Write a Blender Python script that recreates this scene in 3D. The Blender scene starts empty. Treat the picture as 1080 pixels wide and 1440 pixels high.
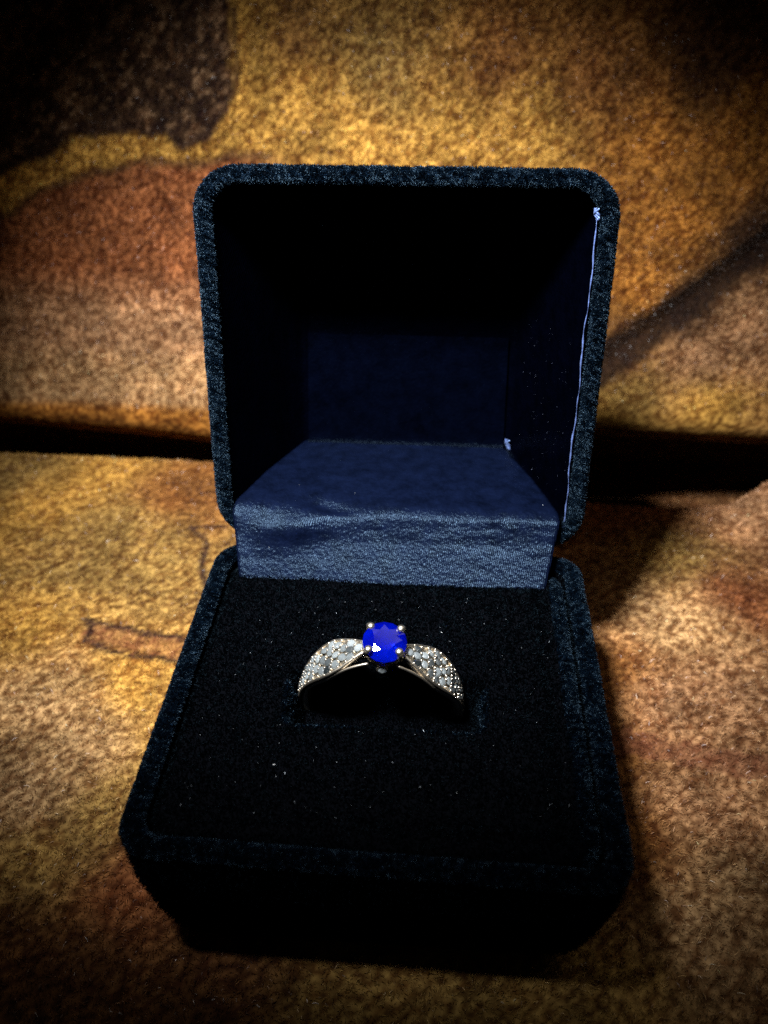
import bpy, bmesh, math, random
import numpy as np
from mathutils import Vector, Matrix

S = 0.001                      # everything below is written in millimetres
rng = np.random.default_rng(7)
random.seed(7)
scene = bpy.context.scene
COL = scene.collection

# ------------------------------------------------------------------ camera
cam_data = bpy.data.cameras.new("camera")
cam = bpy.data.objects.new("camera", cam_data)
COL.objects.link(cam)
cam_data.sensor_fit = 'HORIZONTAL'
cam_data.sensor_width = 36.0
cam_data.lens = 40.0
cam_data.clip_start = 0.005
cam_data.clip_end = 20.0
cam.location = (4.864 * S, -92.960 * S, 74.173 * S)
cam.rotation_euler = (0.940808, 0.003469, 0.069488)
cam_data.dof.use_dof = True
cam_data.dof.focus_distance = 102 * S
cam_data.dof.aperture_fstop = 36
scene.camera = cam

# ------------------------------------------------------------------ light
world = bpy.data.worlds.new("World")
scene.world = world
world.use_nodes = True
bg = world.node_tree.nodes["Background"]
bg.inputs["Color"].default_value = (1.0, 0.9, 0.78, 1)
bg.inputs["Strength"].default_value = 0.007

def aim(o, target):
    o.rotation_euler = (Vector(target) - o.location).to_track_quat('-Z', 'Y').to_euler()

lamp = bpy.data.lights.new("reading_lamp", 'SPOT')     # the one hard lamp, up and to the left of the camera
lamp.energy = 8.0
lamp.color = (0.97, 0.985, 1.0)
lamp.shadow_soft_size = 12 * S
lamp.spot_size = math.radians(55)
lamp.spot_blend = 1.0
lo = bpy.data.objects.new("reading_lamp", lamp)
COL.objects.link(lo)
lo.location = (-37 * S, -60 * S, 155 * S)
aim(lo, (-4 * S, 37 * S, -10 * S))

fill = bpy.data.lights.new("fill_lamp", 'AREA')     # added unseen disk: fills the shadows and greys the sapphire's table
fill.shape = 'DISK'
fill.size = 2.0
fill.energy = 6.5
fill.color = (1.0, 0.93, 0.82)
ro = bpy.data.objects.new("fill_lamp", fill)
COL.objects.link(ro)
ro.location = (0.36, 0.88, 0.95)
aim(ro, (0, 0, 0))

scene.view_settings.view_transform = 'Standard'
scene.view_settings.look = 'None'
scene.view_settings.exposure = 0.0
scene.view_settings.gamma = 1.0
scene.render.engine = 'CYCLES'
scene.cycles.use_denoising = False
scene.cycles.max_bounces = 8
scene.cycles.sample_clamp_indirect = 4.0

# ------------------------------------------------------------------ helpers
def empty(name, loc=(0, 0, 0)):
    o = bpy.data.objects.new(name, None)
    o.empty_display_size = 0.01
    o.location = [c * S for c in loc]
    COL.objects.link(o)
    return o

def tag(o, label=None, cat=None, group=None, kind=None):
    if label: o["label"] = label
    if cat: o["category"] = cat
    if group: o["group"] = group
    if kind: o["kind"] = kind
    return o

def link(name, me, parent=None, mat=None):
    o = bpy.data.objects.new(name, me)
    COL.objects.link(o)
    if mat is not None and not me.materials:
        me.materials.append(mat)
    if parent is not None:
        o.parent = parent
    return o

def mesh(name, verts, faces, mat=None, smooth=True):
    me = bpy.data.meshes.new(name)
    me.from_pydata([tuple(float(c) * S for c in v) for v in verts], [], [tuple(int(i) for i in f) for f in faces])
    me.update()
    if smooth:
        me.polygons.foreach_set("use_smooth", np.ones(len(me.polygons), bool))
    if mat is not None:
        me.materials.append(mat)
    return me

def rrect(x0, x1, y0, y1, r, n=8):
    pts = []
    r = max(0.05, r)
    for cx, cy, a0 in ((x1 - r, y1 - r, 0), (x0 + r, y1 - r, 90), (x0 + r, y0 + r, 180), (x1 - r, y0 + r, 270)):
        for k in range(n + 1):
            a = math.radians(a0 + 90 * k / n)
            pts.append((cx + r * math.cos(a), cy + r * math.sin(a)))
    # add points along the straight sides so that the cloth can wobble
    out = []
    m = len(pts)
    for i in range(m):
        a, b = pts[i], pts[(i + 1) % m]
        d = math.hypot(a[0] - b[0], a[1] - b[1])
        k = max(1, int(d / 2.0))
        if d > 6: k = 20
        else: k = 1
        for j in range(k):
            t = j / k
            out.append((a[0] + (b[0] - a[0]) * t, a[1] + (b[1] - a[1]) * t))
    return out

def loft(loops, close_first=False, close_last=False):
    n = len(loops[0])
    V = [p for l in loops for p in l]
    F = []
    for i in range(len(loops) - 1):
        for j in range(n):
            k = (j + 1) % n
            F.append((i * n + j, i * n + k, (i + 1) * n + k, (i + 1) * n + j))
    if close_first: F.append(tuple(reversed(range(n))))
    if close_last: F.append(tuple((len(loops) - 1) * n + j for j in range(n)))
    return V, F

def tube(pts, r, n=8, closed=False, cap=True):
    P = [Vector(p) for p in pts]
    m = len(P)
    rr = r if hasattr(r, '__len__') else [r] * m
    V, F = [], []
    up = Vector((0.31, 0.17, 0.93)).normalized()
    for i in range(m):
        a = P[(i - 1) % m] if (closed or i > 0) else P[i]
        b = P[(i + 1) % m] if (closed or i < m - 1) else P[i]
        t = (b - a).normalized()
        u = t.cross(up)
        if u.length < 1e-3: u = t.cross(Vector((1, 0, 0)))
        u.normalize()
        v = t.cross(u)
        for k in range(n):
            w = 2 * math.pi * k / n
            V.append(P[i] + (u * math.cos(w) + v * math.sin(w)) * rr[i])
    for i in range(m if closed else m - 1):
        j = (i + 1) % m
        for k in range(n):
            l = (k + 1) % n
            F.append((i * n + k, i * n + l, j * n + l, j * n + k))
    if cap and not closed:
        F.append(tuple(reversed(range(n))))
        F.append(tuple((m - 1) * n + k for k in range(n)))
    return V, F

def ball(c, r, nu=10, nv=6, sc=(1, 1, 1)):
    V, F = [], []
    for i in range(nv + 1):
        a = math.pi * i / nv
        for k in range(nu):
            b = 2 * math.pi * k / nu
            V.append((c[0] + r * sc[0] * math.sin(a) * math.cos(b), c[1] + r * sc[1] * math.sin(a) * math.sin(b), c[2] + r * sc[2] * math.cos(a)))
    for i in range(nv):
        for k in range(nu):
            l = (k + 1) % nu
            F.append((i * nu + k, (i + 1) * nu + k, (i + 1) * nu + l, i * nu + l))
    return V, F

def join(*parts):
    V, F = [], []
    for v, f in parts:
        o = len(V)
        V += list(v)
        F += [tuple(i + o for i in q) for q in f]
    return V, F

# ---- numpy value noise
def vnoise(x, y, seed=0):
    xi, yi = np.floor(x).astype(np.int64), np.floor(y).astype(np.int64)
    fx, fy = x - xi, y - yi
    fx, fy = fx * fx * (3 - 2 * fx), fy * fy * (3 - 2 * fy)
    def h(a, b):
        n = (a * 374761393 + b * 668265263 + seed * 974711) & 0x7fffffff
        n = ((n ^ (n >> 13)) * 1274126177) & 0x7fffffff
        n = ((n ^ (n >> 11)) * 1103515245 + 12345) & 0x7fffffff
        return ((n ^ (n >> 16)) & 0xffff) / 65535.0
    return (h(xi, yi) * (1 - fx) + h(xi + 1, yi) * fx) * (1 - fy) + (h(xi, yi + 1) * (1 - fx) + h(xi + 1, yi + 1) * fx) * fy

def fbm(x, y, seed=0, oct=4):
    s, a, t = 0.0, 1.0, 0.0
    for k in range(oct):
        s = s + a * vnoise(x * 2 ** k, y * 2 ** k, seed + 17 * k)
        t += a
        a *= 0.55
    return s / t

def segdist(x, y, line):
    d = np.full(np.shape(x), 1e9)
    for (ax, ay), (bx, by) in zip(line[:-1], line[1:]):
        dx, dy = bx - ax, by - ay
        t = np.clip(((x - ax) * dx + (y - ay) * dy) / (dx * dx + dy * dy + 1e-9), 0, 1)
        d = np.minimum(d, np.hypot(x - ax - t * dx, y - ay - t * dy))
    return d

# ------------------------------------------------------------------ materials
def new_mat(name):
    m = bpy.data.materials.new(name)
    m.use_nodes = True
    nt = m.node_tree
    return m, nt, nt.nodes["Principled BSDF"]

def setp(b, **kw):
    for k, v in kw.items():
        i = b.inputs[k.replace('_', ' ')]
        i.default_value = (*v, 1) if isinstance(v, tuple) and len(v) == 3 else v

# base weave of the plush under its pile
plush, nt, b = new_mat("plush_ground")
at = nt.nodes.new("ShaderNodeAttribute"); at.attribute_name = "print"
tc = nt.nodes.new("ShaderNodeTexCoord")
n1 = nt.nodes.new("ShaderNodeTexNoise"); n1.inputs["Scale"].default_value = 900; n1.inputs["Detail"].default_value = 4
nt.links.new(tc.outputs["Object"], n1.inputs["Vector"])
mx = nt.nodes.new("ShaderNodeMix"); mx.data_type = 'RGBA'; mx.blend_type = 'MULTIPLY'; mx.inputs["Factor"].default_value = 1
cr = nt.nodes.new("ShaderNodeValToRGB")
cr.color_ramp.elements[0].position = 0.35; cr.color_ramp.elements[0].color = (0.35, 0.3, 0.26, 1)
cr.color_ramp.elements[1].position = 0.65; cr.color_ramp.elements[1].color = (1, 1, 1, 1)
nt.links.new(n1.outputs["Fac"], cr.inputs["Fac"])
nt.links.new(at.outputs["Color"], mx.inputs["A"]); nt.links.new(cr.outputs["Color"], mx.inputs["B"])
nt.links.new(mx.outputs["Result"], b.inputs["Base Color"])
bp = nt.nodes.new("ShaderNodeBump"); bp.inputs["Strength"].default_value = 0.6; bp.inputs["Distance"].default_value = 0.0004
nt.links.new(n1.outputs["Fac"], bp.inputs["Height"]); nt.links.new(bp.outputs["Normal"], b.inputs["Normal"])
setp(b, Roughness=0.9)
b.inputs["Specular IOR Level"].default_value = 0.1

def fibre_mat(name, rough, spec, tint=(1, 1, 1)):
    m, nt, b = new_mat(name)
    at = nt.nodes.new("ShaderNodeAttribute"); at.attribute_name = "tone"
    nt.links.new(at.outputs["Color"], b.inputs["Base Color"])
    setp(b, Roughness=rough)
    b.inputs["Specular IOR Level"].default_value = spec
    b.inputs["Specular Tint"].default_value = (*tint, 1)
    return m
plush_fibre = fibre_mat("plush_fibre", 0.42, 0.22)
shaded_velvet_fibre = fibre_mat("shaded_velvet_fibre", 0.45, 0.07, (0.42, 0.72, 1.0))  # same velvet darkened: shade of the pad and outer sides put into the colour
velvet_fibre = fibre_mat("velvet_fibre", 0.34, 0.25, (0.42, 0.72, 1.0))
lint_mat = fibre_mat("lint_fibre", 0.4, 0.5)

velvet, nt, b = new_mat("velvet_ground")
setp(b, Base_Color=(0.0012, 0.0014, 0.002), Roughness=1.0)
b.inputs["Specular IOR Level"].default_value = 0.0

def satin_mat(name, col, spec, sheen):
    m, nt, b = new_mat(name)
    tc = nt.nodes.new("ShaderNodeTexCoord")
    mp = nt.nodes.new("ShaderNodeMapping"); mp.inputs["Rotation"].default_value = (0, 0.5, 0.6)
    nt.links.new(tc.outputs["Object"], mp.inputs["Vector"])
    wv = nt.nodes.new("ShaderNodeTexWave"); wv.inputs["Scale"].default_value = 1700; wv.inputs["Distortion"].default_value = 2.5
    wv.inputs["Detail"].default_value = 2
    nt.links.new(mp.outputs["Vector"], wv.inputs["Vector"])
    nz = nt.nodes.new("ShaderNodeTexNoise"); nz.inputs["Scale"].default_value = 2300; nz.inputs["Detail"].default_value = 4
    nt.links.new(tc.outputs["Object"], nz.inputs["Vector"])
    ad = nt.nodes.new("ShaderNodeMath"); ad.operation = 'MULTIPLY_ADD'; ad.inputs[1].default_value = 0.25
    nt.links.new(wv.outputs["Fac"], ad.inputs[0]); nt.links.new(nz.outputs["Fac"], ad.inputs[2])
    bp = nt.nodes.new("ShaderNodeBump"); bp.inputs["Strength"].default_value = 0.7; bp.inputs["Distance"].default_value = 0.0002
    nt.links.new(ad.outputs[0], bp.inputs["Height"]); nt.links.new(bp.outputs["Normal"], b.inputs["Normal"])
    n2 = nt.nodes.new("ShaderNodeTexNoise"); n2.inputs["Scale"].default_value = 420; n2.inputs["Detail"].default_value = 6; n2.inputs["Roughness"].default_value = 0.75
    nt.links.new(tc.outputs["Object"], n2.inputs["Vector"])
    cr = nt.nodes.new("ShaderNodeValToRGB")
    cr.color_ramp.elements[0].position = 0.3; cr.color_ramp.elements[0].color = tuple(c * 0.45 for c in col) + (1,)
    cr.color_ramp.elements[1].position = 0.7; cr.color_ramp.elements[1].color = tuple(c * 1.7 for c in col) + (1,)
    nt.links.new(n2.outputs["Fac"], cr.inputs["Fac"]); nt.links.new(cr.outputs["Color"], b.inputs["Base Color"])
    setp(b, Roughness=0.3)
    b.inputs["Specular IOR Level"].default_value = spec
    b.inputs["Specular Tint"].default_value = (0.42, 0.68, 1, 1)
    b.inputs["Sheen Weight"].default_value = sheen
    b.inputs["Sheen Tint"].default_value = (0.5, 0.65, 1, 1)
    return m
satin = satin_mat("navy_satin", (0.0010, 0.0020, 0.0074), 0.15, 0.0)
shaded_lining_satin = satin_mat("shaded_lining_satin", (0.00012, 0.0002, 0.0009), 0.012, 0.0)  # the navy satin darkened: shade inside the lid put into the colour
shaded_panel_satin = satin_mat("shaded_panel_satin", (0.0002, 0.0004, 0.0016), 0.02, 0.0)  # navy satin again, darkened to stand in for shade on the back wall
lit_satin = satin_mat("lit_navy_satin", (0.05, 0.075, 0.18), 0.5, 0.1)  # navy satin brightened: caught light painted into the colour

gold, nt, b = new_mat("white_gold")
setp(b, Base_Color=(0.78, 0.70, 0.58), Metallic=1.0, Roughness=0.34)
nz = nt.nodes.new("ShaderNodeTexNoise"); nz.inputs["Scale"].default_value = 1500
bp = nt.nodes.new("ShaderNodeBump"); bp.inputs["Strength"].default_value = 0.12; bp.inputs["Distance"].default_value = 0.0001
tc = nt.nodes.new("ShaderNodeTexCoord"); nt.links.new(tc.outputs["Object"], nz.inputs["Vector"])
nt.links.new(nz.outputs["Fac"], bp.inputs["Height"]); nt.links.new(bp.outputs["Normal"], b.inputs["Normal"])

sapph, nt, b = new_mat("sapphire")
tc = nt.nodes.new("ShaderNodeTexCoord")
nz = nt.nodes.new("ShaderNodeTexNoise"); nz.inputs["Scale"].default_value = 240; nz.inputs["Detail"].default_value = 2
nt.links.new(tc.outputs["Object"], nz.inputs["Vector"])
cr = nt.nodes.new("ShaderNodeValToRGB")
cr.color_ramp.elements[0].position = 0.3; cr.color_ramp.elements[0].color = (0.0, 0.0015, 0.34, 1)
cr.color_ramp.elements[1].position = 0.7; cr.color_ramp.elements[1].color = (0.0, 0.012, 0.6, 1)
nt.links.new(nz.outputs["Fac"], cr.inputs["Fac"]); nt.links.new(cr.outputs["Color"], b.inputs["Base Color"])
setp(b, Roughness=0.07, IOR=1.77)
b.inputs["Transmission Weight"].default_value = 0.78
b.inputs["Specular IOR Level"].default_value = 0.32

diam, nt, b = new_mat("diamond")
oi = nt.nodes.new("ShaderNodeObjectInfo")
cr = nt.nodes.new("ShaderNodeValToRGB")
cr.color_ramp.elements[0].color = (0.015, 0.02, 0.022, 1); cr.color_ramp.elements[1].color = (0.5, 0.56, 0.58, 1)
nt.links.new(oi.outputs["Random"], cr.inputs["Fac"]); nt.links.new(cr.outputs["Color"], b.inputs["Base Color"])
setp(b, Roughness=0.1, IOR=2.42)
b.inputs["Transmission Weight"].default_value = 0.6

# ------------------------------------------------------------------ pile: short hairs standing on a mesh
def sample(me, count, keep=None, weight=None):
    nv = len(me.vertices)
    co = np.empty(nv * 3); me.vertices.foreach_get("co", co); co = co.reshape(-1, 3) / S
    no = np.empty(nv * 3); me.vertices.foreach_get("normal", no); no = no.reshape(-1, 3)
    me.calc_loop_triangles()
    nt_ = len(me.loop_triangles)
    tr = np.empty(nt_ * 3, np.int32); me.loop_triangles.foreach_get("vertices", tr); tr = tr.reshape(-1, 3)
    a, b_, c = co[tr[:, 0]], co[tr[:, 1]], co[tr[:, 2]]
    area = 0.5 * np.linalg.norm(np.cross(b_ - a, c - a), axis=1)
    if weight is not None:
        area = area * weight((a + b_ + c) / 3)
    pr = area / area.sum()
    i = rng.choice(nt_, count, p=pr)
    u, v = rng.random(count), rng.random(count)
    f = u + v > 1
    u[f], v[f] = 1 - u[f], 1 - v[f]
    w = 1 - u - v
    P = a[i] * w[:, None] + b_[i] * u[:, None] + c[i] * v[:, None]
    N = no[tr[i, 0]] * w[:, None] + no[tr[i, 1]] * u[:, None] + no[tr[i, 2]] * v[:, None]
    N /= np.linalg.norm(N, axis=1)[:, None] + 1e-9
    return P, N

def hairs(name, P, D0, D1, length, rad, tone, mat, parent):
    n = len(P)
    L = length[:, None]
    p1 = P + D0 * L * 0.5
    p2 = p1 + D1 * L * 0.5
    pts = np.stack([P, p1, p2], 1).reshape(-1, 3) * S
    cu = bpy.data.hair_curves.new(name)
    cu.add_curves([3] * n)
    cu.attributes["position"].data.foreach_set("vector", pts.astype(np.float32).ravel())
    r = np.stack([rad, rad * 0.85, rad * 0.3], 1).ravel() * S
    ra = cu.attributes.get("radius") or cu.attributes.new("radius", 'FLOAT', 'POINT')
    ra.data.foreach_set("value", r.astype(np.float32))
    ca = cu.attributes.new("tone", 'FLOAT_COLOR', 'CURVE')
    ca.data.foreach_set("color", np.concatenate([tone, np.ones((n, 1))], 1).astype(np.float32).ravel())
    cu.materials.append(mat)
    o = bpy.data.objects.new(name, cu)
    COL.objects.link(o)
    o.parent = parent
    o["kind"] = "stuff"
    return o

def unit(v):
    return v / (np.linalg.norm(v, axis=1)[:, None] + 1e-9)

def velvet_pile(o, count, nap, length=0.7, lean=0.55, keep=None, bright=1.0, weight=None, mat=None):
    P, N = sample(o.data, count, weight=weight)
    if keep is not None:
        k = keep(P, N); P, N = P[k], N[k]
    n = len(P)
    cl = np.stack([fbm(P[:, 0] * 2.4 + P[:, 2] * 1.7 + 150, P[:, 1] * 2.4 + P[:, 2] * 1.9 + 150, 3 + j, 3) - 0.5 for j in range(3)], 1) * 3.2
    J = rng.normal(0, 0.35, (n, 3))
    D0 = unit(N + lean * np.array(nap) * 0.6 + cl * 0.45 + J * 0.6)
    D1 = unit(N * 0.7 + lean * np.array(nap) + cl * 0.8 + J)
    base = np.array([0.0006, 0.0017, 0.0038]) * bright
    k = np.exp(rng.normal(0, 0.6, n) + cl[:, 0] * 0.5)[:, None]
    hairs("pile", P, D0, D1, length * (0.6 + 0.6 * rng.random(n)), 0.035 + 0.02 * rng.random(n), np.clip(base * k, 0, 1), mat or velvet_fibre, o)

# ------------------------------------------------------------------ the sofa: plush seat and backrest
ZS = -23.3
PAL = dict(G=(.40,.235,.055), B=(.19,.085,.025), R=(.20,.075,.03), K=(.045,.024,.014), T=(.37,.215,.12), O=(.34,.15,.03),
           L=(.22,.142,.045), P=(.44,.29,.15), D=(.09,.04,.015), S=(.30,.2,.11))
SEAT_PTS = [(-81.2, 46.3, 'L'), (-64.0, 52.8, 'G'), (-71.5, 37.0, 'G'), (-46.3, 43.5, 'B'), (-59.6, 20.4, 'L'), (-44.3, 21.4, 'L'), (-61.3, 5.7, 'G'), (-39.9, -5.5, 'G'), (-51.8, -11.9, 'P'), (-43.2, -17.8, 'P'), (-37.1, -26.8, 'L'), (-42.8, -34.4, 'L'), (-29.7, -38.3, 'R'), (-37.5, -47.4, 'D'), (-17.3, -49.9, 'D'), (-1.7, -48.8, 'L'), (13.9, -47.8, 'L'), (25.6, -47.0, 'L'), (38.2, -42.3, 'S'), (42.6, -23.6, 'T'), (41.6, -5.7, 'T'), (52.1, -5.0, 'T'), (46.5, 12.8, 'P'), (58.4, 18.8, 'R'), (35.4, 1.0, 'B'), (33.3, -29.3, 'B'), (40.8, 44.3, 'R'), (53.9, 55.0, 'R'), (65.7, 45.9, 'T'), (48.7, 29.5, 'L'), (-30.8, -18.2, 'G'), (-48.9, -26.5, 'S'), (33.1, -14.0, 'B'), (44.5, -33.3, 'S'), (-56.7, 31.1, 'L'), (-41.9, 48.9, 'B')]
BACK_PTS = [(-64.2, 51.9, 'K'), (-45.0, 45.3, 'K'), (-71.4, 39.2, 'K'), (-53.3, 55.3, 'K'), (-74.8, 51.9, 'K'), (-37.8, 54.2, 'K'), (-25.0, 52.1, 'D'), (-22.6, 44.3, 'G'), (-32.1, 39.6, 'G'), (-7.1, 47.8, 'L'), (7.3, 40.0, 'G'), (19.2, 36.7, 'G'), (13.1, 50.2, 'B'), (32.0, 48.1, 'B'), (39.7, 36.9, 'O'), (47.9, 25.0, 'O'), (50.2, 50.4, 'D'), (58.6, 37.2, 'O'), (43.2, 12.0, 'O'), (42.5, -2.2, 'D'), (53.6, 6.7, 'K'), (63.2, 20.3, 'K'), (59.3, -1.7, 'T'), (66.7, 2.8, 'T'), (43.8, -11.5, 'L'), (61.6, -12.7, 'G'), (-67.1, 31.4, 'G'), (-48.6, 35.3, 'G'), (-79.2, 26.2, 'G'), (-68.3, 23.1, 'R'), (-49.4, 27.9, 'R'), (-62.5, 13.8, 'R'), (-77.4, 5.0, 'T'), (-56.7, 2.5, 'T'), (-66.0, -8.5, 'P'), (-50.9, -11.3, 'S'), (-82.6, -12.4, 'S'), (-93.1, -21, 'O'), (-67.7, -21, 'O'), (-38.4, 45.4, 'K'), (-50.1, -22, 'O'), (40.9, -18.6, 'G'), (-12.2, 37.5, 'G'), (1.1, 32.9, 'G')]
BONE = [(-30, 3.0), (-34.2, 3.6), (-41.9, 4.8), (-48.4, 6.5), (-52.4, 7.6), (-50.1, 4.7), (-50.4, 2.3), (-45.1, 0.2), (-39.0, -0.9), (-35.0, -1.0), (-30, -1.6)]
TWIG = [(-35.4, 33.6), (-41.0, 32.6), (-37.1, 29.1), (-36.0, 22.0), (-33.5, 14.5)]
B1 = [(-100, 22), (-81.3, 30.6), (-72.4, 32.9), (-68.6, 35.1), (-66.2, 36.9), (-56.6, 37.5), (-48.4, 37.1), (-44.3, 35.1), (-40.3, 37.2), (-37.4, 40.2), (-34.5, 44.3), (-33.6, 48.8), (-34, 58)]
B2 = [(-100, 12), (-83.0, 21.5), (-73.3, 27.5), (-63.0, 30.2), (-53.0, 32.7), (-43.4, 32.1), (-35.1, 34.0), (-28.4, 33.5)]
B3 = [(33, -9), (38.2, -4.8), (47.0, 3.0), (56.5, 11.6), (65.5, 19.8), (85, 36.5)]

PAL = {k: (v[0] * 1.02, v[1] * 0.97, v[2] * 0.9) for k, v in PAL.items()}

def patches(x, y, pts, seed, power=3.2):
    wx = x + 7 * (fbm(x / 9 + 31, y / 9 + 11, seed) - 0.5)
    wy = y + 7 * (fbm(x / 9 + 71, y / 9 + 51, seed + 1) - 0.5)
    col = np.zeros((len(x), 3)); tot = np.zeros(len(x))
    for px, py, c in pts:
        w = 1 / ((wx - px) ** 2 + (wy - py) ** 2 + 6) ** (power / 2)
        col += w[:, None] * np.array(PAL[c]); tot += w
    return col / tot[:, None]

def mottle(x, y, col, seed):
    m = fbm(x * 2.0 + 100, y * 2.0 + 100, seed, 4)
    f = np.clip((m - 0.40) / 0.19, 0, 1)[:, None]
    big = np.clip((fbm(x / 6 + 40, y / 6 + 40, seed + 5, 3) - 0.3) / 0.4, 0, 1)[:, None]
    dark = col * np.array([0.42, 0.30, 0.21])
    lite = col * np.array([1.28, 1.26, 1.15])
    return (dark * (1 - f) + lite * f) * (0.7 + 0.45 * big)

def print_seat(x, y):
    c = mottle(x, y, patches(x, y, SEAT_PTS, 5), 21)
    wx = x + 1.4 * (fbm(x * .5 + 9, y * .5 + 9, 61) - .5); wy = y + 1.4 * (fbm(x * .5 + 19, y * .5 + 29, 62) - .5)
    inside = (wy < 3.6 - (wx + 34) * 0.205) & (wy > -1.0 - (wx + 35) * 0.2) & (wx > -51.5)
    c[inside] = c[inside] * 0.4 + np.array([.15, .05, .025]) * 0.6
    for line, wd in ((BONE, 0.6), (TWIG, 0.6)):
        k = np.clip(1.35 - segdist(wx, wy, line) / wd, 0, 1)[:, None] * 0.95
        c = c * (1 - k) + np.array([.02, .008, .008]) * k
    return np.clip(c, 0.004, 1)

def sstep(a, lo, hi):
    t = np.clip((a - lo) / (hi - lo), 0, 1)
    return (t * t * (3 - 2 * t))[:, None]

def print_back(x, z):
    wx = x + 2.2 * (fbm(x * .35 + 9, z * .35 + 9, 71) - .5); wz = z + 2.2 * (fbm(x * .35 + 19, z * .35 + 29, 72) - .5)
    c = patches(x, z, BACK_PTS, 9)
    # left half: chocolate blot over a gold band over rust that pales downwards
    z1 = np.interp(wx, [p[0] for p in B1[:-2]], [p[1] for p in B1[:-2]])
    z2 = np.interp(wx, [p[0] for p in B2], [p[1] for p in B2])
    low = np.array(PAL['T']) * sstep(-z, -14, -2) + np.array(PAL['R']) * 1.15 * (1 - sstep(-z, -14, -2))
    low = low * (1 - sstep(-z, 1, 9) * .7) + np.array(PAL['P']) * sstep(-z, 1, 9) * .7
    low = low * (1 - sstep(-z, 15, 18)) + np.array(PAL['O']) * 1.1 * sstep(-z, 15, 18)
    band = np.array(PAL['G']) * 1.05
    m2 = sstep(wz - z2, -1.4, 1.6)
    left = low * (1 - m2) + band * m2
    m1 = sstep(wz - z1, -0.5, 0.7) * (1 - sstep(wx, -35.5, -33.5))
    dots = sstep(fbm(x * .7 + 77, z * .7 + 77, 93, 3), .5, .62)
    left = left * (1 - m1) + (np.array(PAL['K']) + np.array([.13, .08, .045]) * dots) * m1
    rimk = np.exp(-((wz - z1 - 0.4) / 0.8) ** 2)[:, None] * (wx < -36)[:, None] * .8
    left = left * (1 - rimk) + np.array([.03, .014, .01]) * rimk
    ml = 1 - sstep(wx, -36, -20)
    c = c * (1 - ml) + left * ml
    c = mottle(x, z, c, 33)
    for line, wd, s in ((B1, 0.7, .7), (B2, 0.9, .6)):
        k = np.clip(1.3 - segdist(wx, wz, line) / wd, 0, 1)[:, None] * s
        c = c * (1 - k) + np.array([.03, .014, .01]) * k
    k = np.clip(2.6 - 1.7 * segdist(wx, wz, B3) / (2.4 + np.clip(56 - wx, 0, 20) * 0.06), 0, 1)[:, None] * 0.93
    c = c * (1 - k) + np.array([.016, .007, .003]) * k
    return np.clip(c, 0.004, 1)

def seat_z(x, y):
    z = ZS + 1.3 * (fbm(x / 26 + 60, y / 26 + 60, 81, 2) - 0.5) * np.clip((np.hypot(x, y + 20) - 36) / 25, 0, 1)
    e = np.clip(y - np.interp(x, [-60, 20, 36, 50, 64, 78], [54.0, 53.0, 43.5, 43.0, 44.5, 51]), 0, None)
    z = np.maximum(z - 0.16 * e ** 2 / (1 + e / 7), -52.0)
    # low rumpled ridge at the far right
    rx, ry = x - 74, y - 56
    t = rx * 0.92 + ry * 0.39; s = -rx * 0.39 + ry * 0.92
    z = z + 4.2 * np.exp(-(s / 3.0) ** 2) * np.clip((t + 9) / 8, 0, 1) - 0.9 * np.exp(-((s + 4.2) / 1.4) ** 2) * np.clip((t + 9) / 8, 0, 1)
    return z

def back_bottom(x):
    return -17.5 + np.interp(x, [-130, -93, -45, -10, 40, 75, 130], [1.6, 1.0, -2.4, 0.5, 2.6, 2.0, 2.4])

def back_y(x, z):
    zb = back_bottom(x)
    y = 67.5 + 0.10 * (z + 10) + 0.0012 * (z + 10) ** 2
    y = y + np.clip((zb - z) / 5.5, 0, 4.2) ** 2 * 2.4
    y = y + 2.4 * (fbm(x / 30 + 7, z / 30 + 7, 91, 2) - 0.5)
    d = segdist(x, z, B3)
    y = y + 1.7 * np.exp(-(d / 2.8) ** 2)
    return y

def grid_mesh(name, X, Y, Z, mat, flip=False):
    h, w = X.shape
    V = np.stack([X, Y, Z], 2).reshape(-1, 3) * S
    i = np.arange(h * w).reshape(h, w)
    q = np.stack([i[:-1, :-1], i[:-1, 1:], i[1:, 1:], i[1:, :-1]], 2).reshape(-1, 4)
    if flip: q = q[:, ::-1]
    me = bpy.data.meshes.new(name)
    me.vertices.add(len(V)); me.vertices.foreach_set("co", V.ravel())
    me.loops.add(q.size); me.loops.foreach_set("vertex_index", q.astype(np.int32).ravel())
    me.polygons.add(len(q)); me.polygons.foreach_set("loop_start", np.arange(0, q.size, 4, dtype=np.int32))
    me.update(calc_edges=True)
    me.polygons.foreach_set("use_smooth", np.ones(len(q), bool))
    me.materials.append(mat)
    return me

def paint(me, col):
    a = me.color_attributes.new("print", 'FLOAT_COLOR', 'POINT')
    a.data.foreach_set("color", np.concatenate([col, np.ones((len(col), 1))], 1).astype(np.float32).ravel())

sofa = tag(empty("sofa", (0, 70, ZS)), "plush sofa printed in gold, brown and rust, carrying the black ring box", "sofa")
def to_local(o, loc):       # parts keep world millimetres; the parent stands at loc
    o.location = [-c * S for c in loc]

gx, gy = np.meshgrid(np.arange(-125, 125.1, 0.8), np.arange(-95, 116.1, 0.8))
me = grid_mesh("seat", gx, gy, seat_z(gx, gy), plush)
paint(me, print_seat(gx.ravel(), gy.ravel()))
seat = link("seat", me, sofa); to_local(seat, (0, 70, ZS))

gx, gz = np.meshgrid(np.arange(-125, 125.1, 0.8), np.arange(-62, 112.1, 0.8))
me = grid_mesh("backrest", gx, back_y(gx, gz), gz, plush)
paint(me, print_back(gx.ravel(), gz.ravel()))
backrest = link("backrest", me, sofa); to_local(backrest, (0, 70, ZS))

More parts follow.
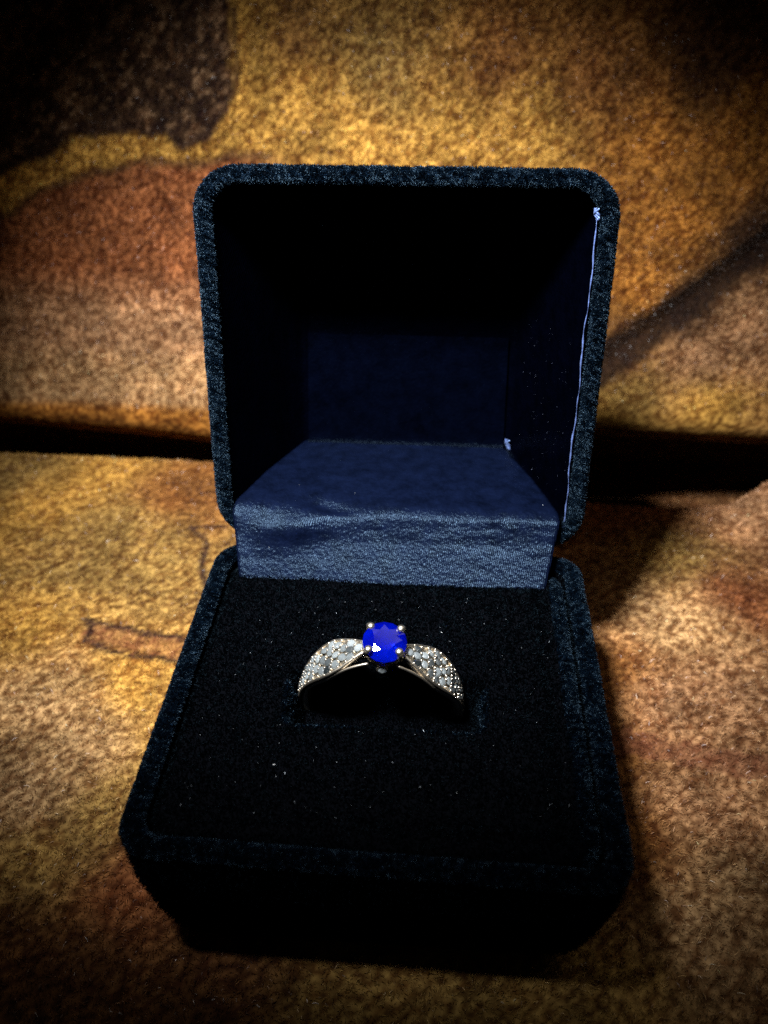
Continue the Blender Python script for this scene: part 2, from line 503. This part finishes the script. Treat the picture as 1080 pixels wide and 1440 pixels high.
def plush_pile(o, count, fn, weight, nap, seed, a, b_):
    P, N = sample(o.data, count, weight=weight)
    n = len(P)
    c = fn(P[:, a], P[:, b_])
    c = c * np.exp(rng.normal(0, 0.28, n))[:, None]
    stray = rng.random(n) < 0.03
    c[stray] = c[stray] * 1.9 + 0.10  # paler tone stands in for sparkle on scattered fibres
    glint = rng.random(n) < 0.006
    c[glint] = c[glint] * 1.5 + 0.4  # brightest few: glint put into the colour
    fx = fbm(P[:, a] * .5 + 90, P[:, b_] * .5 + 90, seed, 3) - .5
    fy = fbm(P[:, a] * .5 + 30, P[:, b_] * .5 + 10, seed + 3, 3) - .5
    fl = np.zeros((n, 3)); fl[:, a] = fx * 3; fl[:, b_] = fy * 3
    J = rng.normal(0, 0.5, (n, 3))
    D0 = unit(N * 0.9 + fl * 0.5 + J * 0.7 + np.array(nap) * 0.3)
    D1 = unit(N * 0.25 + fl + J * 1.1 + np.array(nap) * 0.7)
    ln = 0.8 * (0.5 + 0.7 * rng.random(n)); ln[stray] *= 0.8
    hairs("pile", P, D0, D1, ln, 0.022 + 0.026 * rng.random(n), np.clip(c, 0, .9), plush_fibre, o)

def seat_w(c):
    x, y = c[:, 0], c[:, 1]
    w = np.where((np.abs(x) < 20) & (y > -40) & (y < 2), 0, 1.0)
    lim = 54 + (y + 55) * 0.42
    w = w * np.where(np.abs(x + 4) > lim, 0.06, 1) * np.where(y < -60, 0.12, 1)
    return w
def back_w(c):
    x, z = c[:, 0], c[:, 2]
    return np.where(np.abs(x + 8) > 95, 0.1, 1.0) * np.where(z > 72, 0.1, 1) * np.clip((z - back_bottom(x)) / 7, 0.0, 1) * (z > -32)
plush_pile(seat, 260000, print_seat, seat_w, (0.5, -0.35, 0), 41, 0, 1)
plush_pile(backrest, 190000, print_back, back_w, (0.2, 0, -0.6), 51, 0, 2)

# ------------------------------------------------------------------ the ring box
W2, DEP = 25.0, 47.5
box = tag(empty("ring_box", (0, -22, ZS)), "open black velvet ring box with a navy satin lined lid", "ring box")
BL = (0, -22, ZS)

def wob(p, amp=0.12):
    x, y, z = p
    n = lambda s: float(vnoise(np.array([x * .25 + 40 + s * 9]), np.array([y * .25 + z * .3 + 40]), 5 + s)[0] - .5)
    return (x + amp * n(0), y + amp * n(1), z + amp * n(2))

def skew(p):               # the front edge is not quite square to the hinge
    return (p[0], p[1] * (1 + (0.9 + 0.02 * p[0]) * max(0.0, 1 + p[2] / 20) / 47.5), p[2])

# base shell: tapering sides, rolled rim
RR, OFF = 0.92, 0.1                                  # half the rim's thickness
prof = [(6.2, ZS + 0.1), (5.0, ZS + 0.45), (3.9, ZS + 1.3), (2.9, ZS + 3.0), (2.0, ZS + 6), (1.2, ZS + 10), (0.6, ZS + 14), (OFF + 0.15, -7), (OFF + 0.02, -3), (OFF, -RR)]
for k in range(1, 12):
    a = math.pi * k / 12
    prof.append((OFF + RR - RR * math.cos(a), -RR + RR * math.sin(a)))
prof += [(OFF + 2 * RR, -RR), (OFF + 2 * RR + 0.05, -6.5)]
loops = []
for inset, z in prof:
    r = max(1.2, 3.6 - 0.55 * inset)
    loops.append([wob(skew((x, y, z))) for x, y in rrect(-W2 + inset, W2 - inset, -DEP + inset, -inset, r)])
V, F = loft(loops, close_first=True)
base = link("base", mesh("base", V, F, velvet), box); to_local(base, BL)
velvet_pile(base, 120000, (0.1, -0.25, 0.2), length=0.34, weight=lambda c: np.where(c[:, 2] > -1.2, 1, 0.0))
velvet_pile(base, 50000, (0.1, -0.25, -0.2), length=0.4, bright=0.1, mat=shaded_velvet_fibre, weight=lambda c: np.where(c[:, 2] > -1.2, 0, np.where(c[:, 2] > ZS + 1, 1, 0.2)))  # sides get the darkened pile in place of their shade

# cushion: velvet pad with the slit that holds the ring
SX0, SX1, SY0, SY1 = -10.9, 11.2, -30.3, -22.2
px0, px1, py0, py1, prad = -W2 + 2.6, W2 - 2.6, -DEP + 2.6, -2.6, 3.0
gx, gy = np.meshgrid(np.arange(px0 - 0.4, px1 + 0.41, 0.3), np.arange(py0 - 0.4, py1 + 0.41, 0.3))
def rbox_sdf(x, y, x0, x1, y0, y1, r):
    cx, cy = (x0 + x1) / 2, (y0 + y1) / 2
    qx, qy = np.abs(x - cx) - (x1 - x0) / 2 + r, np.abs(y - cy) - (y1 - y0) / 2 + r
    return r - np.hypot(np.maximum(qx, 0), np.maximum(qy, 0)) - np.minimum(np.maximum(qx, qy), 0)
d = rbox_sdf(gx, gy, px0, px1, py0, py1, prad)
ER = 1.5
z = -0.9 - ER + np.sqrt(np.clip(ER ** 2 - (ER - np.clip(d, 0, ER)) ** 2, 0, None))
z = np.where(d <= 0, -6.0, z)
z = z - 0.5 * np.exp(-((d - 3.2) / 0.9) ** 2) * np.clip((gx + 8) / 10, 0, 1) * (d > 0)
z = z + 0.5 * (fbm(gx / 12 + 5, gy / 12 + 5, 12, 2) - 0.5) * (d > ER)
sd = rbox_sdf(gx, gy, SX0, SX1, SY0, SY1, 1.3)
z = z - np.clip(sd + 0.45, 0, 1.1) / 1.1 * 6.5 - 0.3 * np.exp(-((sd + 0.9) / 0.8) ** 2)
me = grid_mesh("cushion", gx, gy * (1 + np.where(gy < -32, (gy + 32) / -15.5, 0) * (0.9 + 0.02 * gx) / 47.5), z, velvet)
cushion = link("cushion", me, box); to_local(cushion, BL)
velvet_pile(cushion, 110000, (0.0, -0.2, 0.3), length=0.45, lean=0.2, bright=0.03, mat=shaded_velvet_fibre)
velvet_pile(cushion, 16000, (0.4, -0.2, 0.2), length=0.4, weight=lambda c: np.where((c[:, 0] > W2 - 4.4) & (c[:, 2] > -2.6), 1, 0))  # brighter pile paints a lit band along the pad's right edge

lip = lambda c: rbox_sdf(c[:, 0], c[:, 1], SX0, SX1, SY0, SY1, 1.3)
velvet_pile(cushion, 5000, (0.1, -0.2, 0.3), length=0.4, weight=lambda c: np.where((lip(c) > -0.75) & (lip(c) < 0.0) & (c[:, 1] < SY1 - 2), np.clip(np.abs(c[:, 0]) / 9, 0.15, 1) ** 2, 0))  # brighter pile paints the light caught on the slit's lip

# lid
PHI, HY, HZ = 0.190350618, -0.0886, 1.02
def LID(x, u, n):
    return (x, HY + u * math.sin(PHI) + n * math.cos(PHI), HZ + u * math.cos(PHI) - n * math.sin(PHI))
prof = [(9.5, 23.2), (7.4, 22.9), (5.6, 21.9), (4.5, 20.2), (3.2, 16.5), (1.7, 10), (0.7, 4.5), (OFF, RR)]
for k in range(1, 12):
    a = math.pi * k / 12
    prof.append((OFF + RR - RR * math.cos(a), RR - (RR + 0.25) * math.sin(a)))
prof += [(OFF + 2 * RR, RR + 0.1), (OFF + 2 * RR + 0.05, 3.2)]
loops = []
for inset, n in prof:
    r = max(1.2, 5.4 - 0.75 * inset)
    loops.append([wob(LID(x, u, n)) for x, u in rrect(-W2 + inset, W2 - inset, inset, DEP + 0.9 - inset, r)])
V, F = loft(loops, close_first=True)
lid = link("lid", mesh("lid", V, F, velvet), box); to_local(lid, BL)
def lid_n(c):
    y, z = c[:, 1] - HY, c[:, 2] - HZ
    return y * math.cos(PHI) - z * math.sin(PHI)
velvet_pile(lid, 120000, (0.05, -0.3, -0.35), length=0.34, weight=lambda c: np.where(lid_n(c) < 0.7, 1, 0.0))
velvet_pile(lid, 40000, (0.05, 0.2, -0.35), length=0.4, bright=0.1, mat=shaded_velvet_fibre, weight=lambda c: np.where(lid_n(c) < 0.7, 0, np.where(lid_n(c) < 22, 1, 0.2)))  # outside of the lid: pile darkened in place of shade

# satin lining of the lid: a tapering tray
loops = []
for xs, u0, u1, n in ((22.74, 2.3, 46.1, 1.0), (22.5, 2.5, 45.9, 2.2), (20.5, 3.2, 44.2, 8), (18.3, 4.4, 42.6, 15), (16.3, 5.9, 41.4, 21), (15.6, 6.2, 40.8, 21.6)):
    loops.append([LID(x, u, n) for x, u in rrect(-xs, xs, u0, u1, 1.6 if n < 20 else 1.2)])
V, F = loft(loops, close_last=True)
lining = link("lining", mesh("lining", V, F, shaded_lining_satin), lid)
pts = [LID(22.5 + 0.10 * math.sin(t * 17) + 0.05 * math.sin(t * 53), 3.0 + 40.0 * t, 0.5 + 0.1 * math.sin(t * 31)) for t in np.linspace(0, 1, 60)]
V, F = tube(pts, [max(0.015, 0.065 + 0.035 * math.sin(i * 1.7) + 0.03 * math.sin(i * .37 + 1)) for i in range(60)], 7)
lit_edge = link("lining_edge", mesh("lining_edge", V, F, lit_satin), lid)  # bright strand paints the light caught along the lining's right edge

# hinge flap: satin strip from the cushion up into the lid
xs = np.linspace(-1, 1, 91)
def deep(u, n): return np.array(LID(0, u, n)[1:])
prof = [(21.0, np.array([-7.2, -4.0])), (21.0, np.array([-7.0, -1.2]))]
ctrl = [(20.9, np.array([-7.0, -1.2])), (22.0, np.array([-2.4, 3.0])), (22.6, np.array([-0.2, 5.6])), (22.4, np.array([1.2, 6.3])), (19.6, deep(6.4, 9.5)), (15.8, deep(6.8, 21.2))]
T = np.linspace(0, 1, 100)
k_ = np.array([0, 0.32, 0.5, 0.55, 0.76, 1.0])
hw = np.interp(T, k_, [c[0] for c in ctrl])
yy = np.interp(T, k_, [c[1][0] for c in ctrl]); zz = np.interp(T, k_, [c[1][1] for c in ctrl])
ker = np.array([1, 2, 3, 2, 1]) / 9
for arr in (yy, zz, yy, zz, yy, zz):
    arr[2:-2] = np.convolve(arr, ker, 'valid')
X = hw[:, None] * np.where(xs < 0, xs, xs * 0.962)[None, :]
Y = np.repeat(yy[:, None], len(xs), 1); Z = np.repeat(zz[:, None], len(xs), 1)
tt = np.repeat(T[:, None], len(xs), 1)
# a soft pucker near the left end, small ripples elsewhere
ridge = np.exp(-((X + 14.5) / 5.0) ** 2) * np.exp(-((tt - 0.40 - 0.008 * (X + 15)) / 0.12) ** 2)
Z = Z + 0.5 * ridge; Y = Y - 1.1 * ridge
Y = Y + (0.5 + 0.025 * X) * np.clip(1 - tt / 0.5, 0, 1)
valley = np.exp(-((tt - 0.545 + 0.007 * (X + 9)) / 0.03) ** 2) * np.exp(-((X + 10.0) / 3.2) ** 2)
Z = Z - 0.8 * valley
rip = (fbm(X / 5 + 20, tt * 9 + 20, 14, 3) - 0.5) * 0.34 * np.sin(np.pi * np.clip(tt, 0, 1))
Z = Z + rip; Y = Y - rip * 0.5
X = np.concatenate([X[:1] * 1.0, X]); Y = np.concatenate([Y[:1] - 0.1, Y]); Z = np.concatenate([Z[:1] - 3.2, Z])
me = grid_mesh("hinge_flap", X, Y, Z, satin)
flap = link("hinge_flap", me, box); to_local(flap, BL)
sm = flap.modifiers.new("thickness", 'SOLIDIFY'); sm.thickness = 0.25 * S; sm.offset = -1
# satin panel on the lid's back wall, its colour darkened in place of shade
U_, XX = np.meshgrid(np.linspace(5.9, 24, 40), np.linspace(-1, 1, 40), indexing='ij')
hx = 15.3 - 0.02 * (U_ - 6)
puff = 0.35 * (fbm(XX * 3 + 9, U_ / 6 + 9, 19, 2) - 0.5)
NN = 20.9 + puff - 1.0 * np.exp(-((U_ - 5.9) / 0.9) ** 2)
me = grid_mesh("back_panel", XX * hx, HY + U_ * math.sin(PHI) + NN * math.cos(PHI), HZ + U_ * math.cos(PHI) - NN * math.sin(PHI), shaded_panel_satin)
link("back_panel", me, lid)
# ravelled satin where the flap meets the lid walls
for (cx, cu_, cn, r_) in ((15.9, 7.4, 20.6, 1.0), (22.4, 43.6, 0.6, 0.8), (-22.4, 3.2, 0.8, 0.9), (22.6, 3.0, 0.5, 0.8)):
    P_ = []
    for i in range(3):
        t = np.linspace(0, 1, 14)
        q = [LID(cx + r_ * .35 * math.sin(5 * s + i), cu_ + r_ * (1.6 * s - .8), cn + r_ * .3 * math.cos(6 * s + 2 * i)) for s in t]
        P_.append(tube(q, [0.08 + 0.06 * math.sin(3 * s + i) ** 2 for s in t], 6))
    V, F = join(*P_)
    fr = link("frayed_satin", mesh("frayed_satin", V, F, lit_satin), lid)

# ------------------------------------------------------------------ the ring
TILT, ROLL = math.radians(9), math.radians(3.2)
RC = (-0.7, -23.0, -5.4)
ring = tag(empty("diamond_ring", RC), "white gold ring with round blue sapphire and diamond shoulders, in the box slit", "ring")
ring.rotation_euler = (TILT, ROLL, 0)
ring.scale = (1, 1, 1.06)

def polar(th, v, r):
    return (r * math.sin(th), v, r * math.cos(th))

# band: lower hoop and the thin arch under the head
secs = []
for i in range(120):
    th = 2 * math.pi * i / 120
    up = math.cos(th)
    w = 0.85 if up < 0 else 0.85 - 0.35 * up
    ro_, ri_ = (9.9, 8.6) if up < -0.1 else (9.9 - 0.55 * min(1, (up + .1) * 2), 8.6)
    c = []
    for k in range(10):
        a = 2 * math.pi * k / 10
        c.append(polar(th, w * math.cos(a), (ro_ + ri_) / 2 + (ro_ - ri_) / 2 * math.sin(a)))
    secs.append(c)
secs.append(secs[0])
V, F = loft(secs)
band = link("band", mesh("band", V, F, gold), ring)

def brilliant(R, crown, table, pav, n=8):
    V, F = [], []
    th = [2 * math.pi * k / (2 * n) for k in range(2 * n)]
    gt = [(R * math.cos(a), R * math.sin(a), 0.02 * R) for a in th]
    gb = [(R * math.cos(a), R * math.sin(a), -0.03 * R) for a in th]
    tb = [(table * math.cos(2 * math.pi * (k + .5) / n), table * math.sin(2 * math.pi * (k + .5) / n), crown) for k in range(n)]
    mid = 0.5 * (R + table)
    md = [(mid * 1.02 * math.cos(2 * math.pi * k / n), mid * 1.02 * math.sin(2 * math.pi * k / n), crown * 0.73) for k in range(n)]
    lw = [(R * 0.42 * math.cos(2 * math.pi * (k + .5) / n), R * 0.42 * math.sin(2 * math.pi * (k + .5) / n), -pav * 0.6) for k in range(n)]
    V = gt + gb + tb + md + lw + [(0, 0, -pav)]
    G, B_, T_, M_, L_, A_ = 0, 2 * n, 4 * n, 5 * n, 6 * n, 7 * n
    F.append(tuple(T_ + k for k in range(n)))
    for k in range(n):
        kp, km = (k + 1) % n, (k - 1) % n
        F.append((T_ + km, M_ + k, T_ + k))                                       # star
        F.append((T_ + k, M_ + k, G + (2 * k + 1) % (2 * n)))                     # half kites
        F.append((T_ + k, G + (2 * k + 1) % (2 * n), M_ + kp))
        F.append((M_ + k, G + 2 * k, G + (2 * k + 1) % (2 * n)))                  # upper halves
        F.append((M_ + k, G + (2 * k - 1) % (2 * n), G + 2 * k))
        F.append((B_ + 2 * k, A_, B_ + (2 * k + 1) % (2 * n)) if False else (B_ + (2 * k + 1) % (2 * n), B_ + 2 * k, L_ + k))
        F.append((B_ + (2 * k + 2) % (2 * n), B_ + (2 * k + 1) % (2 * n), L_ + k))
        F.append((L_ + k, B_ + 2 * k, L_ + km) if True else ())
        F.append((L_ + k, L_ + km, A_))
    for k in range(2 * n):
        l = (k + 1) % (2 * n)
        F.append((G + k, B_ + k, B_ + l, G + l))
    return V, F

def stone_matrix(pos, normal, spin=0.0):
    q = Vector(normal).to_track_quat('Z', 'Y')
    return Matrix.Translation(Vector(pos) * S) @ q.to_matrix().to_4x4() @ Matrix.Rotation(spin, 4, 'Z')

V, F = brilliant(0.53, 0.19, 0.29, 0.5)
pave_me = mesh("diamond", V, F, diam, smooth=False)

def halfwidth(th):        # leaf outline of a shoulder, th from the head
    d = math.degrees(th)
    return float(np.interp(d, [11, 15, 22, 30, 38, 46, 55, 65, 75, 85, 95, 104], [0.55, 0.9, 1.5, 2.05, 2.35, 2.3, 2.0, 1.6, 1.2, 0.95, 0.85, 0.8]))
def rad_out(th):
    d = math.degrees(th)
    return float(np.interp(d, [11, 18, 28, 45, 104], [10.5, 10.2, 9.85, 9.75, 9.85]))
for side in (-1, 1):
    secs = []
    for i in range(60):
        th = math.radians(11 + 93 * i / 59)
        w, r = halfwidth(th), rad_out(th)
        c = []
        prof = [(-1, -.75), (-1.03, -.3), (-1, -.02), (-.93, .05), (-.85, -.02), (-.5, -.08), (0, -.06), (.5, -.08), (.85, -.02), (.93, .05), (1, -.02), (1.03, -.3), (1, -.75), (.6, -.85), (0, -.88), (-.6, -.85)]
        for v, dr in prof:
            c.append(polar(side * th, v * w, r + dr - 0.05))
        secs.append(c)
    V, F = loft(secs, True, True)
    if side < 0: F = [tuple(reversed(f)) for f in F]
    me = mesh("shoulder", V, F, gold)
    sh = link("shoulder", me, ring)
    for e in (-1, 1):
        pts = [polar(side * math.radians(a), e * halfwidth(math.radians(a)) * 0.99, rad_out(math.radians(a)) + 0.0) for a in np.linspace(12, 103, 40)]
        V, F = tube(pts, 0.17, 8)
        link("edge_rail", mesh("edge_rail", V, F, gold), sh)
    spots = []
    for d, vs in ((16.5, (0,)), (22.2, (-.95, 0, .95)), (27.8, (-.62, .62)), (33.4, (-1.35, 0, 1.35)), (39, (-1.75, -.68, .68, 1.75)), (44.8, (-1.42, 0, 1.42)), (50.4, (-.7, .7)), (56, (-1.25, 0, 1.25)),
                  (61.8, (-.6, .6)), (67.6, (-.95, .0, .95)), (73.4, (-.45, .45)), (79.4, (0,)), (85.6, (0,)), (92, (0,))):
        for v in vs: spots.append((math.radians(d + random.uniform(-.4, .4)), v))
    for th, v in spots:
        w, r = halfwidth(th), rad_out(th)
        dome = 0.16 * (1 - (v / max(w, .1)) ** 2)
        pos = polar(side * th, v, r + dome - 0.02)
        nrm = Vector(polar(side * th, 0, 1)) + Vector((0, 0.22 * v / max(w, .1), 0)) + Vector([random.uniform(-.28, .28) for _ in range(3)])
        o = link("diamond", pave_me, sh)
        o.matrix_local = stone_matrix(pos, nrm, random.uniform(0, 6))
    beads, seen = [], []
    for th, v in spots:
        for a in (45, 135, 225, 315):
            t2 = th + 0.66 * math.sin(math.radians(a)) / 10; v2 = v + 0.66 * math.cos(math.radians(a))
            if any(math.hypot((t2 - s[0]) * 10, v2 - s[1]) < 0.36 for s in seen): continue
            w = halfwidth(t2)
            v2 = max(-w * .95, min(w * .95, v2))
            seen.append((t2, v2))
            r = rad_out(t2) + 0.16 * (1 - (v2 / w) ** 2)
            beads.append(ball(polar(side * t2, v2, r + .07), 0.17, 8, 5))
    V, F = join(*beads)
    link("beading", mesh("beading", V, F, gold), sh)

# head: collar, claw prongs, gallery
SZ = 11.35
parts = [tube([(1.75 * math.cos(a), 1.75 * math.sin(a), 9.55) for a in np.linspace(0, 2 * math.pi, 32, endpoint=False)], 0.24, 8, True),
         tube([(2.05 * math.cos(a), 2.05 * math.sin(a), 10.35 + 0.28 * math.cos(4 * a)) for a in np.linspace(0, 2 * math.pi, 64, endpoint=False)], 0.22, 8, True)]
V, F = join(*parts)
head = link("setting", mesh("setting", V, F, gold), ring)
for sx in (-1, 1):
    for sy in (-1, 1):
        u = np.array([sx * .73, sy * .68])
        pts = [(*(u * 0.95), 9.1), (*(u * 1.5), 9.9), (*(u * 2.15), 10.7), (*(u * 2.62), 11.35), (*(u * 2.6), 11.75), (*(u * 2.35), 12.0)]
        V, F = join(tube(pts, [0.3, 0.3, 0.3, 0.32, 0.36, 0.3], 10), ball((u[0] * 2.33, u[1] * 2.33, 11.97), 0.40, 12, 8, (1.15, 1.15, .85)))
        link("prong", mesh("prong", V, F, gold), head)
V, F = brilliant(2.5, 0.62, 1.32, 2.0)
sp = link("sapphire", mesh("sapphire", V, F, sapph, smooth=False), ring)
sp.location = (0, 0, SZ * S)
sp.rotation_mode = 'XYZ'
sp.rotation_euler = (math.radians(9), 0, 0.105)
# small diamond hidden under the head, facing the viewer
V, F = tube([(0.55 * math.cos(a), -2.05, 9.15 + .55 * math.sin(a)) for a in np.linspace(0, 2 * math.pi, 20, endpoint=False)], 0.14, 7, True)
bz = link("bezel", mesh("bezel", V, F, gold), ring)
o = link("diamond", pave_me, bz)
o.matrix_local = stone_matrix((0, -2.1, 9.15), (0, -1, 0.25), .4)
# gallery wires that run from the head down to the shoulders
for side in (-1, 1):
    pts = [polar(side * math.radians(a), v, r) for a, v, r in zip(np.linspace(9, 42, 14), np.linspace(-1.75, -2.3, 14), np.linspace(9.75, 9.2, 14))]
    V, F = tube(pts, 0.16, 8)
    link("gallery_wire", mesh("gallery_wire", V, F, gold), ring)

# ------------------------------------------------------------------ lint and dust
pr = []
tones = []
n = 190
x = rng.uniform(-20, 20, n); y = rng.uniform(-43, -8.5, n)
ok = ~((x > SX0 - 1) & (x < SX1 + 1) & (y > SY0 - 1) & (y < SY1 + 1))
x, y = x[ok], y[ok]; n = len(x)
P, D0, D1 = np.stack([x, y, np.full(n, -0.35)], 1), rng.normal(0, 1, (n, 3)), rng.normal(0, 1, (n, 3))
D0[:, 2] = np.abs(D0[:, 2]) * .3; D1[:, 2] = D0[:, 2] * .3
m2 = 16
uu = rng.random(m2); xx = rng.uniform(-18, 20, m2)
ii = (uu * 60).astype(int) + 6
P2 = np.stack([xx * hw[ii] / 22, yy[ii] - .1, zz[ii] + .35], 1)
m3 = 90
nn3, uu3 = rng.uniform(1.5, 18, m3), rng.uniform(5, 28, m3)
P3 = np.array([LID(float(np.interp(a, [1, 2.2, 8, 15, 21], [22.7, 22.5, 20.5, 18.3, 16.3])) - 0.12, float(b_), float(a)) for a, b_ in zip(nn3, uu3)])
P2 = np.concatenate([P2, P3]); m2 += m3
P = np.concatenate([P, P2]); D0 = np.concatenate([D0, rng.normal(0, 1, (m2, 3))]); D1 = np.concatenate([D1, rng.normal(0, 1, (m2, 3))])
N_ = len(P)
ln = np.exp(rng.normal(-1.75, 0.6, N_)); rd = 0.007 + 0.013 * rng.random(N_) ** 2
ln = np.minimum(ln, 0.3)
dot = rng.random(N_) < .45
ln[dot] = 0.07; rd[dot] *= 1.6
tn = np.array([.5, .56, .62]) * np.exp(rng.normal(-1.2, 0.8, N_))[:, None]
tn[-m3:] = np.array([.05, .06, .10]) * np.exp(rng.normal(0, .7, m3))[:, None]; rd[-m3:] *= 0.8; ln[-m3:] = np.minimum(ln[-m3:], .1)
lint = hairs("lint", P, unit(D0), unit(D1), ln, rd, np.clip(tn, 0, .9), lint_mat, None)
tag(lint, "pale specks of lint and dust scattered over the black velvet cushion and lid lining", "lint")
